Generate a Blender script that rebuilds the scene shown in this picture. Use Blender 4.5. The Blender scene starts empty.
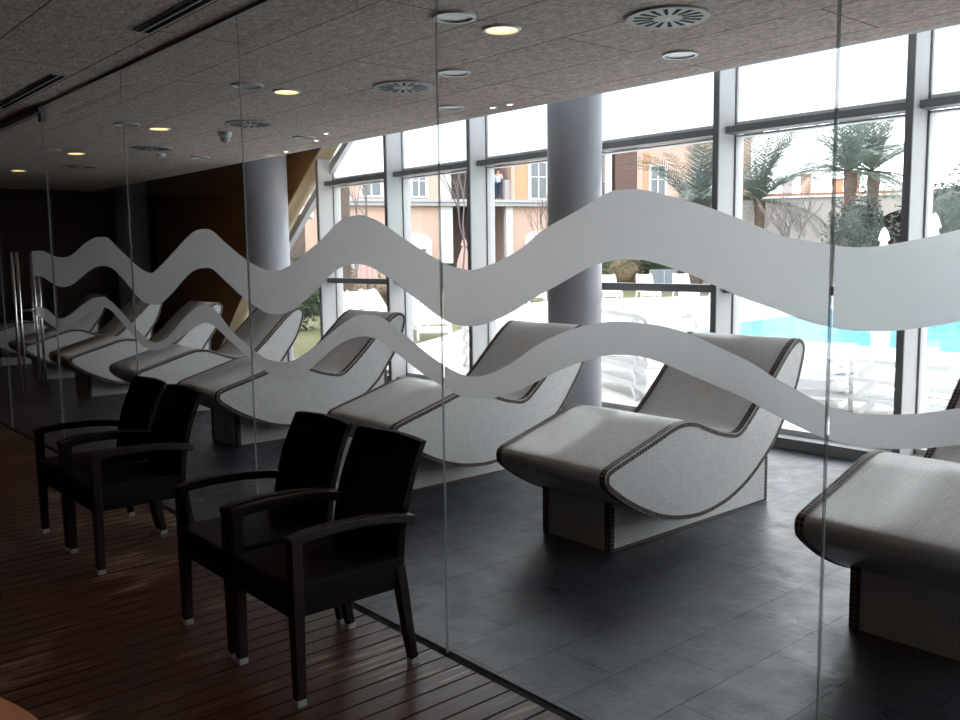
import bpy, math, random
from mathutils import Vector, Matrix
PI = math.pi
scn = bpy.context.scene
COL = scn.collection
rnd = random.Random(7)

# ------------------------------------------------------------------ helpers
class MB:
    """collects polygons, builds ONE mesh object"""
    def __init__(s):
        s.v = []; s.f = []; s.m = []; s.uv = []; s.cur = 0; s.sm = []; s.smooth = False
    def face(s, idx, uv=None):
        s.f.append(tuple(idx)); s.m.append(s.cur); s.uv.append(uv); s.sm.append(s.smooth)
    def box(s, x0, x1, y0, y1, z0, z1):
        b = len(s.v)
        for z in (z0, z1):
            for (x, y) in ((x0, y0), (x1, y0), (x1, y1), (x0, y1)): s.v.append((x, y, z))
        for q in ((0,3,2,1),(4,5,6,7),(0,1,5,4),(1,2,6,5),(2,3,7,6),(3,0,4,7)): s.face([b+i for i in q])
        return s
    def hexa(s, p):
        b = len(s.v); s.v += [tuple(q) for q in p]
        for q in ((0,3,2,1),(4,5,6,7),(0,1,5,4),(1,2,6,5),(2,3,7,6),(3,0,4,7)): s.face([b+i for i in q])
        return s
    def prism(s, poly, a0, a1, axis='x'):
        """poly: 2d points; extruded along axis between a0 and a1"""
        n = len(poly); b = len(s.v)
        def P(a, p):
            if axis == 'x': return (a, p[0], p[1])
            if axis == 'y': return (p[0], a, p[1])
            return (p[0], p[1], a)
        for a in (a0, a1):
            for p in poly: s.v.append(P(a, p))
        for i in range(n):
            j = (i+1) % n
            s.face([b+i, b+j, b+n+j, b+n+i])
        s.face([b+i for i in range(n-1, -1, -1)]); s.face([b+n+i for i in range(n)])
        return s
    def tube(s, pts, rad, n=8, cap=True, sx=1.0):
        pts = [Vector(p) for p in pts]; k = len(pts)
        if not isinstance(rad, (list, tuple)): rad = [rad]*k
        b = len(s.v); up = Vector((0,0,1)); old = s.smooth; s.smooth = True
        prev = None
        for i, p in enumerate(pts):
            t = (pts[min(i+1,k-1)]-pts[max(i-1,0)])
            if t.length < 1e-9: t = Vector((0,0,1))
            t.normalize()
            if prev is None:
                a = up.cross(t)
                if a.length < 1e-3: a = Vector((1,0,0)).cross(t)
            else:
                a = prev - t*prev.dot(t)
            a.normalize(); prev = a; c = t.cross(a)
            for j in range(n):
                th = 2*PI*j/n
                q = p + (a*math.cos(th)*sx + c*math.sin(th))*rad[i]
                s.v.append(tuple(q))
        for i in range(k-1):
            for j in range(n):
                j2 = (j+1) % n
                s.face([b+i*n+j, b+i*n+j2, b+(i+1)*n+j2, b+(i+1)*n+j])
        if cap:
            s.smooth = False
            s.face([b+j for j in range(n-1,-1,-1)]); s.face([b+(k-1)*n+j for j in range(n)])
        s.smooth = old
        return s
    def sweep(s, pts, w, h, side=(1,0,0)):
        """rectangular bar swept along pts; side = width direction; w,h may be lists"""
        pts = [Vector(p) for p in pts]; k = len(pts)
        if not isinstance(w,(list,tuple)): w=[w]*k
        if not isinstance(h,(list,tuple)): h=[h]*k
        b = len(s.v)
        for i, p in enumerate(pts):
            t = (pts[min(i+1,k-1)]-pts[max(i-1,0)]).normalized()
            sd = Vector(side); sd = (sd - t*sd.dot(t)).normalized(); c = t.cross(sd)
            for (u, v_) in ((-1,-1),(1,-1),(1,1),(-1,1)):
                s.v.append(tuple(p + sd*u*w[i]/2 + c*v_*h[i]/2))
        for i in range(k-1):
            for j in range(4):
                j2=(j+1)%4
                s.face([b+i*4+j, b+i*4+j2, b+(i+1)*4+j2, b+(i+1)*4+j])
        s.face([b+3,b+2,b+1,b]); e=b+(k-1)*4; s.face([e,e+1,e+2,e+3])
        return s
    def lathe(s, prof, c=(0,0,0), n=32):
        """prof: (r,z) list"""
        b=len(s.v); k=len(prof)
        for (r,z) in prof:
            for j in range(n):
                th=2*PI*j/n; s.v.append((c[0]+r*math.cos(th), c[1]+r*math.sin(th), c[2]+z))
        for i in range(k-1):
            for j in range(n):
                j2=(j+1)%n
                s.face([b+i*n+j, b+i*n+j2, b+(i+1)*n+j2, b+(i+1)*n+j])
        s.face([b+j for j in range(n-1,-1,-1)]); s.face([b+(k-1)*n+j for j in range(n)])
        return s
    def build(s, name, mats, parent=None, loc=None, bevel=None, autosm=False):
        me = bpy.data.meshes.new(name)
        me.from_pydata(s.v, [], s.f)
        if not isinstance(mats,(list,tuple)): mats=[mats]
        for m in mats: me.materials.append(m)
        me.polygons.foreach_set('material_index', s.m)
        me.polygons.foreach_set('use_smooth', s.sm)
        if any(u is not None for u in s.uv):
            ul = me.uv_layers.new(name='UVMap'); k=0
            for fi,f in enumerate(s.f):
                u = s.uv[fi]
                for q in range(len(f)):
                    ul.data[k].uv = u[q] if u else (0,0)
                    k+=1
        me.validate(); me.update()
        o = bpy.data.objects.new(name, me); COL.objects.link(o)
        if parent: o.parent = parent
        if loc: o.location = loc
        if bevel:
            b = o.modifiers.new('bevel','BEVEL'); b.width=bevel; b.segments=2; b.limit_method='ANGLE'; b.angle_limit=math.radians(40)
        return o

def empty(name, loc=(0,0,0), rz=0.0, parent=None):
    o = bpy.data.objects.new(name, None); COL.objects.link(o)
    o.location = loc; o.rotation_euler = (0,0,rz); o.empty_display_size=.1
    if parent: o.parent=parent
    return o
def tag(o, label=None, cat=None, group=None, kind=None):
    if label: o['label']=label
    if cat: o['category']=cat
    if group: o['group']=group
    if kind: o['kind']=kind
    return o
def structure(o, label=None):
    o['kind']='structure'
    if label: o['label']=label
    return o
KIDS = {}
def copy_tree(o, parent=None):
    c=o.copy(); COL.objects.link(c)
    if parent is not None: c.parent=parent
    for ch in list(o.children): copy_tree(ch,c)
    return c

def catmull(pts, per=6, closed=True):
    n=len(pts); out=[]
    rng = range(n) if closed else range(n-1)
    for i in rng:
        if closed: p0,p1,p2,p3=pts[(i-1)%n],pts[i],pts[(i+1)%n],pts[(i+2)%n]
        else: p0,p1,p2,p3=pts[max(i-1,0)],pts[i],pts[i+1],pts[min(i+2,n-1)]
        for k in range(per):
            t=k/per
            out.append(tuple(0.5*((2*b)+(-a+c)*t+(2*a-5*b+4*c-d)*t*t+(-a+3*b-3*c+d)*t**3) for a,b,c,d in zip(p0,p1,p2,p3)))
    if not closed: out.append(tuple(pts[-1]))
    return out
def offset_poly(poly, d):
    """offset a closed CCW/CW polygon inward by d (simple vertex normals)"""
    n=len(poly); A=sum(poly[i][0]*poly[(i+1)%n][1]-poly[(i+1)%n][0]*poly[i][1] for i in range(n))
    s=1 if A>0 else -1; out=[]
    for i in range(n):
        a=Vector(poly[(i-1)%n]); c=Vector(poly[(i+1)%n]); t=(c-a)
        if t.length<1e-9: t=Vector((1,0))
        t.normalize(); nrm=Vector((-t.y,t.x))*s
        out.append((poly[i][0]+nrm.x*d, poly[i][1]+nrm.y*d))
    return out

# ------------------------------------------------------------------ materials
def _new(name):
    m=bpy.data.materials.new(name); m.use_nodes=True; nt=m.node_tree; nt.nodes.clear()
    out=nt.nodes.new('ShaderNodeOutputMaterial'); return m,nt,out
def N(nt,t,**kw):
    n=nt.nodes.new(t)
    for k,v in kw.items():
        if k in n.inputs: n.inputs[k].default_value=v
        else: setattr(n,k,v)
    return n
def ramp(nt, stops):
    r=nt.nodes.new('ShaderNodeValToRGB'); e=r.color_ramp.elements
    while len(e)<len(stops): e.new(.5)
    for i,(p,c) in enumerate(stops):
        e[i].position=p; e[i].color=(c[0],c[1],c[2],1)
    return r
def L(nt,a,b): nt.links.new(a,b)
def pmat(name, col, rough=.5, spec=.5, metal=0.0, var=None, scale=5.0, bump=0.0, bscale=40.0, coords='Object', stretch=(1,1,1)):
    m,nt,out=_new(name)
    p=N(nt,'ShaderNodeBsdfPrincipled'); L(nt,p.outputs[0],out.inputs[0])
    p.inputs['Base Color'].default_value=(*col,1); p.inputs['Roughness'].default_value=rough
    p.inputs['Specular IOR Level'].default_value=spec; p.inputs['Metallic'].default_value=metal
    tc=N(nt,'ShaderNodeTexCoord'); mp=N(nt,'ShaderNodeMapping'); mp.inputs['Scale'].default_value=stretch
    L(nt,tc.outputs[coords],mp.inputs[0])
    if var:
        nz=N(nt,'ShaderNodeTexNoise'); nz.inputs['Scale'].default_value=scale; nz.inputs['Detail'].default_value=5
        L(nt,mp.outputs[0],nz.inputs[0])
        r=ramp(nt,[(.3,col),(.7,var)]); L(nt,nz.outputs[0],r.inputs[0]); L(nt,r.outputs[0],p.inputs['Base Color'])
    if bump:
        nz=N(nt,'ShaderNodeTexNoise'); nz.inputs['Scale'].default_value=bscale; nz.inputs['Detail'].default_value=4
        L(nt,mp.outputs[0],nz.inputs[0]); b=N(nt,'ShaderNodeBump'); b.inputs['Strength'].default_value=bump; b.inputs['Distance'].default_value=.01
        L(nt,nz.outputs[0],b.inputs['Height']); L(nt,b.outputs[0],p.inputs['Normal'])
    return m
def emat(name,col,strength):
    m,nt,out=_new(name); e=N(nt,'ShaderNodeEmission'); e.inputs[0].default_value=(*col,1); e.inputs[1].default_value=strength
    L(nt,e.outputs[0],out.inputs[0]); return m
def glass(name, tint=(1,1,1), refl=1.0, f0=.04):
    m,nt,out=_new(name)
    tr=N(nt,'ShaderNodeBsdfTransparent'); tr.inputs[0].default_value=(*tint,1)
    gl=N(nt,'ShaderNodeBsdfGlossy'); gl.inputs['Roughness'].default_value=0.0
    lw=N(nt,'ShaderNodeLayerWeight'); lw.inputs[0].default_value=.5
    pw=N(nt,'ShaderNodeMath',operation='POWER'); pw.inputs[1].default_value=5; L(nt,lw.outputs['Facing'],pw.inputs[0])
    ma=N(nt,'ShaderNodeMath',operation='MULTIPLY_ADD'); ma.inputs[1].default_value=(1-f0)*refl; ma.inputs[2].default_value=f0*refl; L(nt,pw.outputs[0],ma.inputs[0])
    mx=N(nt,'ShaderNodeMixShader'); L(nt,ma.outputs[0],mx.inputs[0]); L(nt,tr.outputs[0],mx.inputs[1]); L(nt,gl.outputs[0],mx.inputs[2])
    L(nt,mx.outputs[0],out.inputs[0]); return m
def brickmat(name, c1, c2, mortar, bw, rh, msize, rough=.5, spec=.5, use_uv=True, offset=.5, swap=None, shift=(0,0,0), noise=None, bump=0.0, squash=1.0):
    m,nt,out=_new(name); p=N(nt,'ShaderNodeBsdfPrincipled'); L(nt,p.outputs[0],out.inputs[0])
    p.inputs['Roughness'].default_value=rough; p.inputs['Specular IOR Level'].default_value=spec
    tc=N(nt,'ShaderNodeTexCoord'); src=tc.outputs['UV'] if use_uv else tc.outputs['Object']
    if swap:
        sp=N(nt,'ShaderNodeSeparateXYZ'); L(nt,src,sp.inputs[0]); cb=N(nt,'ShaderNodeCombineXYZ')
        for i,a in enumerate(swap): L(nt,sp.outputs['XYZ'.index(a)],cb.inputs[i])
        src=cb.outputs[0]
    mp=N(nt,'ShaderNodeMapping'); mp.inputs['Location'].default_value=shift; L(nt,src,mp.inputs[0])
    b=N(nt,'ShaderNodeTexBrick'); b.offset=offset; b.squash=squash
    b.inputs['Color1'].default_value=(*c1,1); b.inputs['Color2'].default_value=(*c2,1); b.inputs['Mortar'].default_value=(*mortar,1)
    b.inputs['Scale'].default_value=1; b.inputs['Mortar Size'].default_value=msize; b.inputs['Brick Width'].default_value=bw; b.inputs['Row Height'].default_value=rh
    b.inputs['Mortar Smooth'].default_value=.1
    L(nt,mp.outputs[0],b.inputs[0]); colour=b.outputs[0]
    if noise:
        nz=N(nt,'ShaderNodeTexNoise'); nz.inputs['Scale'].default_value=noise[0]; nz.inputs['Detail'].default_value=6; nz.inputs['Roughness'].default_value=.65
        L(nt,src,nz.inputs[0])
        r=ramp(nt,[(.3,(noise[1],)*3),(.7,(noise[2],)*3)]); L(nt,nz.outputs[0],r.inputs[0])
        mx=N(nt,'ShaderNodeMix',data_type='RGBA',blend_type='MULTIPLY'); mx.inputs[0].default_value=1
        L(nt,colour,mx.inputs[6]); L(nt,r.outputs[0],mx.inputs[7]); colour=mx.outputs[2]
    L(nt,colour,p.inputs['Base Color'])
    if bump:
        bp=N(nt,'ShaderNodeBump'); bp.inputs['Strength'].default_value=bump; bp.inputs['Distance'].default_value=.004; bp.invert=True
        L(nt,b.outputs['Fac'],bp.inputs['Height']); L(nt,bp.outputs[0],p.inputs['Normal'])
    return m,nt,p

M_={}
M_['mosaic'],_,_ = brickmat('white_mosaic',(.84,.84,.835),(.76,.76,.755),(.63,.625,.62),.025,.025,.0011,rough=.36,spec=.4,offset=0)
M_['border'],_,_ = brickmat('brown_mosaic',(.026,.014,.011),(.10,.062,.052),(.40,.38,.36),.022,.022,.0016,rough=.5,spec=.25,offset=0)
M_['slate'],nt,p = brickmat('slate_tiles',(.020,.026,.038),(.034,.042,.060),(.010,.010,.012),.6,.3,.0036,rough=.34,spec=.55,use_uv=False,offset=.5,swap='YXZ',shift=(-.04+.3,0,0),noise=(2.2,.5,1.35),bump=.5)
# cleft surface of the slate
tc=N(nt,'ShaderNodeTexCoord'); nz=N(nt,'ShaderNodeTexNoise'); nz.inputs['Scale'].default_value=6; nz.inputs['Detail'].default_value=8; nz.inputs['Roughness'].default_value=.62
L(nt,tc.outputs['Object'],nz.inputs[0]); bp=N(nt,'ShaderNodeBump'); bp.inputs['Strength'].default_value=.35; bp.inputs['Distance'].default_value=.02
L(nt,nz.outputs[0],bp.inputs['Height'])
for l in list(nt.links):
    if l.to_socket==p.inputs['Normal']: L(nt,l.from_socket,bp.inputs['Normal'])
L(nt,bp.outputs[0],p.inputs['Normal'])
bk=[n for n in nt.nodes if n.type=='TEX_BRICK'][0]; sb=N(nt,'ShaderNodeMath',operation='MULTIPLY_ADD'); sb.inputs[1].default_value=-.22; sb.inputs[2].default_value=.5; L(nt,bk.outputs['Fac'],sb.inputs[0]); L(nt,sb.outputs[0],p.inputs['Specular IOR Level'])
rr=ramp(nt,[(.3,(.26,)*3),(.75,(.5,)*3)]); L(nt,nz.outputs[0],rr.inputs[0]); L(nt,rr.outputs[0],p.inputs['Roughness'])

def deck_mat():
    m,nt,out=_new('deck_boards'); p=N(nt,'ShaderNodeBsdfPrincipled'); L(nt,p.outputs[0],out.inputs[0])
    tc=N(nt,'ShaderNodeTexCoord'); mp=N(nt,'ShaderNodeMapping'); mp.inputs['Scale'].default_value=(14,1.1,1)
    L(nt,tc.outputs['Object'],mp.inputs[0]); nz=N(nt,'ShaderNodeTexNoise'); nz.inputs['Scale'].default_value=3; nz.inputs['Detail'].default_value=7; nz.inputs['Roughness'].default_value=.6
    L(nt,mp.outputs[0],nz.inputs[0]); r=ramp(nt,[(.3,(.030,.010,.007)),(.7,(.085,.030,.018))]); L(nt,nz.outputs[0],r.inputs[0])
    # worn patches where the varnish has gone
    n2=N(nt,'ShaderNodeTexNoise'); n2.inputs['Scale'].default_value=2.3; n2.inputs['Detail'].default_value=3; L(nt,tc.outputs['Object'],n2.inputs[0])
    mp3=N(nt,'ShaderNodeMapping'); mp3.inputs['Scale'].default_value=(22,1.6,1); L(nt,tc.outputs['Object'],mp3.inputs[0])
    n3=N(nt,'ShaderNodeTexNoise'); n3.inputs['Scale'].default_value=2.0; n3.inputs['Detail'].default_value=6; L(nt,mp3.outputs[0],n3.inputs[0])
    ad=N(nt,'ShaderNodeMath',operation='ADD'); L(nt,n2.outputs[0],ad.inputs[0]); L(nt,n3.outputs[0],ad.inputs[1])
    wr=ramp(nt,[(.55,(0,0,0)),(.62,(1,1,1))]); hv=N(nt,'ShaderNodeMath',operation='MULTIPLY'); hv.inputs[1].default_value=.5
    L(nt,ad.outputs[0],hv.inputs[0]); L(nt,hv.outputs[0],wr.inputs[0])
    mx=N(nt,'ShaderNodeMix',data_type='RGBA'); L(nt,wr.outputs[0],mx.inputs[0]); L(nt,r.outputs[0],mx.inputs[6]); mx.inputs[7].default_value=(.25,.145,.10,1)
    L(nt,mx.outputs[2],p.inputs['Base Color']); p.inputs['Roughness'].default_value=.32; p.inputs['Specular IOR Level'].default_value=.4
    b=N(nt,'ShaderNodeBump'); b.inputs['Strength'].default_value=.25; b.inputs['Distance'].default_value=.004; L(nt,nz.outputs[0],b.inputs['Height']); L(nt,b.outputs[0],p.inputs['Normal'])
    return m
M_['deck']=deck_mat()
def ceil_mat():
    m,nt,p=brickmat('wood_wool_panels',(.68,.54,.48),(.74,.595,.53),(.17,.135,.12),2.4,.6,.005,rough=.95,spec=.1,use_uv=False,offset=.5,shift=(.0,-.13,0))
    src=[l.from_socket for l in nt.links if l.to_socket==p.inputs['Base Color']][0]
    tc=N(nt,'ShaderNodeTexCoord'); mp=N(nt,'ShaderNodeMapping'); mp.inputs['Scale'].default_value=(1,2.2,1); L(nt,tc.outputs['Object'],mp.inputs[0])
    nz=N(nt,'ShaderNodeTexNoise'); nz.inputs['Scale'].default_value=15; nz.inputs['Detail'].default_value=6; nz.inputs['Roughness'].default_value=.75; nz.inputs['Distortion'].default_value=1.5
    L(nt,mp.outputs[0],nz.inputs[0]); r=ramp(nt,[(.36,(.5,)*3),(.64,(1.35,)*3)]); L(nt,nz.outputs[0],r.inputs[0])
    mx=N(nt,'ShaderNodeMix',data_type='RGBA',blend_type='MULTIPLY'); mx.inputs[0].default_value=1; L(nt,src,mx.inputs[6]); L(nt,r.outputs[0],mx.inputs[7]); L(nt,mx.outputs[2],p.inputs['Base Color'])
    b=N(nt,'ShaderNodeBump'); b.inputs['Strength'].default_value=.5; b.inputs['Distance'].default_value=.01; L(nt,nz.outputs[0],b.inputs['Height']); L(nt,b.outputs[0],p.inputs['Normal'])
    return m
M_['ceiling']=ceil_mat()
M_['brownwall']=pmat('brown_wood_wall',(.30,.145,.05),.38,.4,var=(.40,.20,.07),scale=3,stretch=(.6,6,.6),bump=.05,bscale=9)
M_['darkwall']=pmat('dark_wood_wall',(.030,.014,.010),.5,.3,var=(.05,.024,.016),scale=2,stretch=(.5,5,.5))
M_['beige']=pmat('beige_reveal',(.62,.49,.31),.6,.3,var=(.57,.45,.28),scale=2)
M_['fascia']=pmat('white_fascia',(.6,.6,.6),.7,.2)
M_['alu']=pmat('pale_aluminium',(.60,.595,.60),.5,.4,var=(.57,.565,.57),scale=1.5)
M_['aludark']=pmat('dark_aluminium',(.21,.21,.21),.5,.4)
M_['gasket_and_front_shade']=pmat('black_gasket',(.03,.03,.03),.6,.3)
M_['column']=pmat('grey_column_paint',(.40,.40,.44),.42,.4,var=(.38,.38,.42),scale=1.2)
M_['glassin']=glass('partition_glass',(.975,.985,.98),1.0)
M_['glassout']=glass('window_glass',(.97,.98,.98),.8)
M_['joint']=None
def film():
    m,nt,out=_new('frosted_film'); d=N(nt,'ShaderNodeBsdfDiffuse'); d.inputs[0].default_value=(.55,.55,.56,1)
    t=N(nt,'ShaderNodeBsdfTranslucent'); t.inputs[0].default_value=(.92,.915,.92,1); mx=N(nt,'ShaderNodeMixShader'); mx.inputs[0].default_value=.72
    L(nt,d.outputs[0],mx.inputs[1]); L(nt,t.outputs[0],mx.inputs[2])
    g=N(nt,'ShaderNodeBsdfRefraction'); g.inputs['Roughness'].default_value=.5; g.inputs['IOR'].default_value=1.4; g.inputs[0].default_value=(.88,.875,.88,1)
    m2=N(nt,'ShaderNodeMixShader'); m2.inputs[0].default_value=.68; L(nt,mx.outputs[0],m2.inputs[1]); L(nt,g.outputs[0],m2.inputs[2]); L(nt,m2.outputs[0],out.inputs[0]); return m
M_['film']=film()
def silicone():
    m,nt,out=_new('clear_joint'); d=N(nt,'ShaderNodeBsdfDiffuse'); d.inputs[0].default_value=(.50,.52,.53,1)
    t=N(nt,'ShaderNodeBsdfTransparent'); t.inputs[0].default_value=(.82,.85,.86,1); mx=N(nt,'ShaderNodeMixShader'); mx.inputs[0].default_value=.62
    L(nt,d.outputs[0],mx.inputs[1]); L(nt,t.outputs[0],mx.inputs[2]); L(nt,mx.outputs[0],out.inputs[0]); return m
M_['joint']=silicone()
def milky():
    m,nt,out=_new('milky_glass'); t=N(nt,'ShaderNodeBsdfTranslucent'); t.inputs[0].default_value=(.97,.975,.98,1)
    d=N(nt,'ShaderNodeBsdfDiffuse'); d.inputs[0].default_value=(.8,.8,.8,1); mx=N(nt,'ShaderNodeMixShader'); mx.inputs[0].default_value=.88
    L(nt,d.outputs[0],mx.inputs[1]); L(nt,t.outputs[0],mx.inputs[2]); L(nt,mx.outputs[0],out.inputs[0]); return m
M_['milky']=milky()
M_['steel']=pmat('brushed_steel',(.62,.62,.62),.25,.5,metal=1)
M_['vent']=pmat('grey_vent_metal',(.42,.43,.42),.5,.4)
M_['ventdark']=pmat('vent_slot_black',(.008,.008,.008),.8,.1)
M_['lampwhite']=pmat('white_lamp_plastic',(.72,.73,.75),.35,.5)
M_['lampoff']=pmat('unlit_lamp_diffuser',(.50,.51,.52),.3,.5)
M_['lampon']=emat('warm_lamp_glow',(1.0,.60,.24),1.5)
M_['spoton']=emat('small_spot_glow',(1.0,.93,.85),6.0)
M_['wicker'],_,_=brickmat('dark_wicker',(.013,.007,.006),(.020,.010,.009),(.004,.003,.003),.012,.006,.0012,rough=.6,spec=.12,offset=.5,bump=.8)
M_['chairframe']=pmat('dark_chair_frame',(.011,.006,.006),.5,.25,var=(.018,.009,.008),scale=30,stretch=(1,1,6))
M_['footcap']=pmat('silver_foot_cap',(.50,.50,.48),.35,.5,metal=.6)
M_['table']=pmat('varnished_table_wood',(.46,.25,.14),.22,.5,var=(.36,.18,.10),scale=4,stretch=(1,9,1))
# frosted wave outlines on the partition (x, z)
UT=[(-8.104,1.645),(-7.845,1.641),(-7.554,1.598),(-7.299,1.585),(-7.074,1.609),(-6.806,1.677),(-6.580,1.715),(-6.433,1.718),(-6.294,1.708),(-6.112,1.638),(-5.937,1.574),(-5.770,1.513),(-5.605,1.479),(-5.523,1.479),(-5.439,1.507),(-5.308,1.554),(-5.048,1.657),(-4.899,1.707),(-4.758,1.720),(-4.651,1.706),(-4.509,1.645),(-4.318,1.569),(-4.184,1.525),(-4.054,1.498),(-3.948,1.493),(-3.842,1.513),(-3.726,1.554),(-3.533,1.630),(-3.378,1.706),(-3.298,1.724),(-3.220,1.729),(-3.146,1.718),(-3.053,1.690),(-2.897,1.622),(-2.769,1.570),(-2.683,1.539),(-2.624,1.520),(-2.565,1.509),(-2.503,1.502),(-2.447,1.507),(-2.330,1.537),(-2.228,1.576),(-2.118,1.636),(-1.984,1.685),(-1.871,1.728),(-1.831,1.741),(-1.791,1.743),(-1.753,1.742),(-1.704,1.736),(-1.642,1.721),(-1.562,1.699),(-1.505,1.683),(-1.450,1.664),(-1.371,1.636),(-1.317,1.614),(-1.250,1.589),(-1.149,1.572),(-1.097,1.563),(-1.059,1.560),(-1.030,1.560),(-0.999,1.562),(-0.961,1.568),(-0.923,1.574),(-0.890,1.580),(-0.851,1.589),(-0.822,1.596)]
UB=[(-8.156,1.438),(-7.950,1.439),(-7.735,1.401),(-7.502,1.365),(-7.349,1.360),(-7.121,1.386),(-6.850,1.455),(-6.620,1.506),(-6.408,1.520),(-6.232,1.499),(-6.035,1.428),(-5.866,1.349),(-5.701,1.293),(-5.544,1.281),(-5.438,1.288),(-5.243,1.359),(-5.012,1.461),(-4.897,1.496),(-4.782,1.507),(-4.673,1.502),(-4.531,1.444),(-4.338,1.364),(-4.203,1.321),(-4.072,1.288),(-3.965,1.285),(-3.859,1.297),(-3.742,1.336),(-3.547,1.425),(-3.467,1.473),(-3.390,1.504),(-3.309,1.521),(-3.231,1.525),(-3.134,1.511),(-3.013,1.470),(-2.905,1.422),(-2.795,1.374),(-2.690,1.328),(-2.624,1.306),(-2.542,1.297),(-2.496,1.298),(-2.452,1.303),(-2.402,1.315),(-2.297,1.351),(-2.167,1.410),(-2.042,1.461),(-1.924,1.510),(-1.850,1.528),(-1.802,1.534),(-1.752,1.536),(-1.706,1.533),(-1.615,1.513),(-1.528,1.488),(-1.446,1.458),(-1.373,1.432),(-1.274,1.404),(-1.178,1.375),(-1.108,1.363),(-1.065,1.359),(-1.015,1.360),(-0.960,1.364),(-0.883,1.377),(-0.813,1.394)]
LT=[(-8.072,1.182),(-7.872,1.172),(-7.610,1.118),(-7.427,1.118),(-7.218,1.157),(-6.965,1.226),(-6.727,1.284),(-6.552,1.303),(-6.407,1.300),(-6.217,1.251),(-6.038,1.184),(-5.867,1.120),(-5.669,1.054),(-5.504,1.051),(-5.340,1.092),(-5.085,1.218),(-4.909,1.282),(-4.786,1.303),(-4.660,1.280),(-4.474,1.180),(-4.278,1.108),(-4.118,1.061),(-3.963,1.050),(-3.838,1.065),(-3.717,1.105),(-3.554,1.179),(-3.380,1.260),(-3.258,1.305),(-3.173,1.314),(-3.078,1.308),(-2.983,1.275),(-2.912,1.243),(-2.738,1.168),(-2.617,1.128),(-2.529,1.113),(-2.428,1.124),(-2.299,1.173),(-2.169,1.245),(-2.042,1.299),(-1.924,1.331),(-1.841,1.344),(-1.781,1.348),(-1.704,1.346),(-1.627,1.340),(-1.532,1.322),(-1.423,1.287),(-1.338,1.258),(-1.269,1.224),(-1.191,1.193),(-1.117,1.165),(-1.065,1.159),(-1.000,1.160),(-0.936,1.168),(-0.875,1.180),(-0.804,1.200)]
LB=[(-8.033,1.100),(-7.843,1.059),(-7.632,1.021),(-7.448,1.023),(-7.239,1.057),(-6.911,1.147),(-6.677,1.207),(-6.523,1.230),(-6.360,1.225),(-6.192,1.171),(-6.015,1.099),(-5.845,1.030),(-5.677,0.996),(-5.495,1.002),(-5.299,1.052),(-5.038,1.139),(-4.818,1.201),(-4.689,1.191),(-4.480,1.116),(-4.203,1.021),(-3.995,0.968),(-3.865,0.968),(-3.747,1.001),(-3.559,1.096),(-3.385,1.181),(-3.263,1.212),(-3.178,1.221),(-3.075,1.205),(-2.936,1.153),(-2.805,1.100),(-2.637,1.050),(-2.549,1.033),(-2.457,1.036),(-2.375,1.048),(-2.234,1.095),(-2.075,1.165),(-1.954,1.211),(-1.841,1.241),(-1.769,1.247),(-1.711,1.246),(-1.637,1.234),(-1.473,1.191),(-1.367,1.163),(-1.266,1.126),(-1.169,1.095),(-1.115,1.082),(-1.037,1.076),(-0.992,1.078),(-0.933,1.086),(-0.881,1.095),(-0.801,1.117)]
def boxuv(o):
    me=o.data; ul=me.uv_layers.new(name='UVMap') if not me.uv_layers else me.uv_layers[0]
    for p in me.polygons:
        n=p.normal; a=max(range(3),key=lambda i:abs(n[i])); i,j=((1,2),(0,2),(0,1))[a]
        for li in p.loop_indices:
            c=me.vertices[me.loops[li].vertex_index].co; ul.data[li].uv=(c[i],c[j])
    return o

GY=2.10; H=2.75; WY=6.56; XL=-16.3; XR=9.3; YB=-3.6; CE=5.17
# ------------------------------------------------------------------ setting: floor, ceiling, walls
structure(MB().box(XL,XR,GY+.02,WY+.06,-.12,0).build('floor',M_['slate']),'dark slate tile floor in the lounger room')
d=MB(); x=XL
while x<XR:
    d.box(x+.004,x+.088,YB,GY-.024,-.03,-.001); x+=.0935
structure(d.build('floor',M_['deck']),'worn dark wooden deck boards in front of the glass partition')
structure(MB().box(XL,XR,YB,GY-.024,-.12,-.031).build('floor',M_['ventdark']),'black bed below the deck boards')
structure(MB().box(XL,XR,GY-.024,GY+.02,-.1,-.004).build('trim_1',M_['ventdark']),'dark floor channel that holds the glass partition')
structure(MB().box(XL,XR,YB,CE,H,H+.2).build('ceiling',M_['ceiling']),'grey brown wood wool ceiling')
structure(MB().box(XL,XR,CE,CE+.06,H+.0,4.05).box(XL,XR,CE,WY+.3,4.05,4.2).box(XL,XR,YB,CE,H+.2,H+.3).build('trim_2',M_['fascia']),'upstand and roof above the window void')
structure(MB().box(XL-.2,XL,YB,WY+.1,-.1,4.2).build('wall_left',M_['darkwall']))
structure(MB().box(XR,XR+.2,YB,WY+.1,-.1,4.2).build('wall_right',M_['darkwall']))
structure(MB().box(XL,XR,YB-.2,YB,-.1,H+.2).build('wall_back',M_['darkwall']))
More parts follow.
